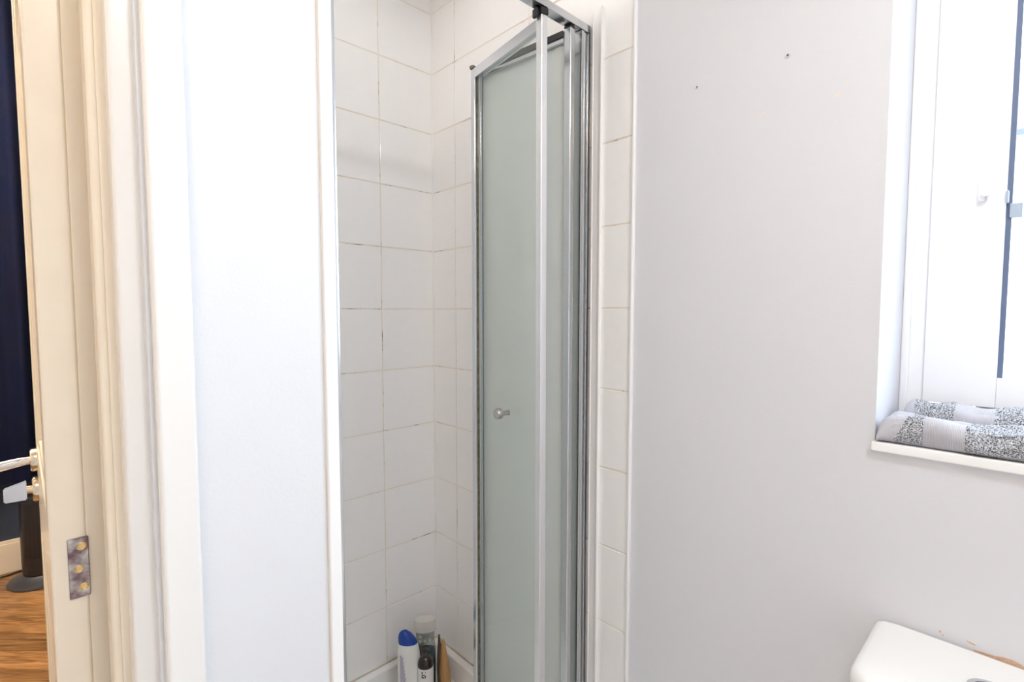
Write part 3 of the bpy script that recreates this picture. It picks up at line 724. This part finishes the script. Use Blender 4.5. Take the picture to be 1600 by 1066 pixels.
# ---------------------------------------------------------------- ceiling lamps (out of frame; all but the warm bathroom one are added)
for nm, x, y, lb in (('ceiling_lamp', -.36, -.05, 'bathroom ceiling lamp holder with a warm bulb nearest the door'), ('ceiling_lamp', .35, -.35, 'added round flush fill light on the bathroom ceiling, window side'),
                     ('ceiling_lamp', .66, 1.05, 'added round flush fill light above the shower tray'), ('ceiling_lamp', -.75, 2.35, 'added lamp holder in the bedroom for the fill bulb')):
    cz = BC if y > 2 else CEIL
    e = empty(nm, (x, y, cz), lb, 'lamp')
    bm = bm_new()
    if x in (.35, .66): lathe(bm, [(.19, -.0005), (.19, -.010), (.185, -.014), (.17, -.015), (.168, -.006), (.002, -.006)], 40, (x, y, cz))
    else: lathe(bm, [(.05, -.0005), (.05, -.02), (.03, -.028), (.002, -.030)], 32, (x, y, cz))
    bmesh.ops.recalc_face_normals(bm, faces=bm.faces); part('housing', bm, M['plastic'], e)

# ---------------------------------------------------------------- outside the window
structure('ground', [((1.5, -25, -3.1), (45, 30, -3.0))], M['grass'])
nh = empty('neighbour_house', (13.5, -2.0, -3), 'white rendered house with slate roof seen through the window', 'house')
HY = .455
bm = bm_new(); box(bm, (12, -8, -3), (18, HY, 4.20)); part('wall', bm, M['render'], nh)
bm = bm_new()
v = [bm.verts.new(p) for p in ((11.6, -8.3, 4.2), (11.6, HY + .12, 4.2), (18.4, HY + .12, 4.2), (18.4, -8.3, 4.2), (15, -8.3, 6.4), (15, HY + .12, 6.4))]
for f in ((0, 1, 5, 4), (2, 3, 4, 5), (0, 4, 3), (1, 2, 5), (0, 3, 2, 1)): bm.faces.new([v[i] for i in f])
bmesh.ops.recalc_face_normals(bm, faces=bm.faces); part('roof', bm, M['slate'], nh)
for y in (-6, -3.4, -1.0):
    for z in (-1.6, 1.4):
        bm = bm_new(); box(bm, (11.93, y - .5, z), (12.02, y + .5, z + 1.2), .02); f_ = part('window', bm, M['plastic'], nh)
        bm = bm_new(); box(bm, (11.91, y - .42, z + .08), (11.935, y + .42, z + 1.12)); obj('window_pane', bm, M['darkglass'], f_)
gw = empty('garden_wall', (20, 5, -3), 'low red brick garden wall beside the white house', 'wall')
bm = bm_new(); box(bm, (19.8, .9, -3), (20.1, 12, .3)); part('wall_face', bm, M['brick'], gw)
bm = bm_new(); box(bm, (19.75, .9, .3), (20.15, 12, .42), .02); part('coping', bm, M['render'], gw)
def tree(x, y, h, r, lb):
    e = empty('tree', (x, y, -3), lb, 'tree', group='trees beyond the white house')
    bm = bm_new(); tube(bm, [(x, y, -3), (x + .1, y, -1), (x, y + .1, h - r)], [.22, .17, .09], 10); part('trunk', bm, M['bark'], e)
    bm = bm_new()
    for k in range(900):
        d = Vector((random.gauss(0, 1), random.gauss(0, 1), random.gauss(0, 1))).normalized() * r * random.uniform(.55, 1.0)
        c = Vector((x, y, h - r * .6)) + Vector((d.x, d.y, d.z * .85)); s = random.uniform(.12, .26)
        a = Vector((random.gauss(0, 1), random.gauss(0, 1), random.gauss(0, 1))).normalized(); b = a.orthogonal().normalized(); q = a.cross(b)
        bm.faces.new([bm.verts.new(c + b * s), bm.verts.new(c + q * s * .6), bm.verts.new(c - b * s), bm.verts.new(c - q * s * .6)])
    part('foliage', bm, M['leaf'], e, kind='stuff')
tree(26, 1.6, 3.6, 2.4, 'leafy tree standing straight behind the red brick wall'); tree(28, 6.5, 4.2, 2.8, 'taller leafy tree standing further along behind the red brick wall')
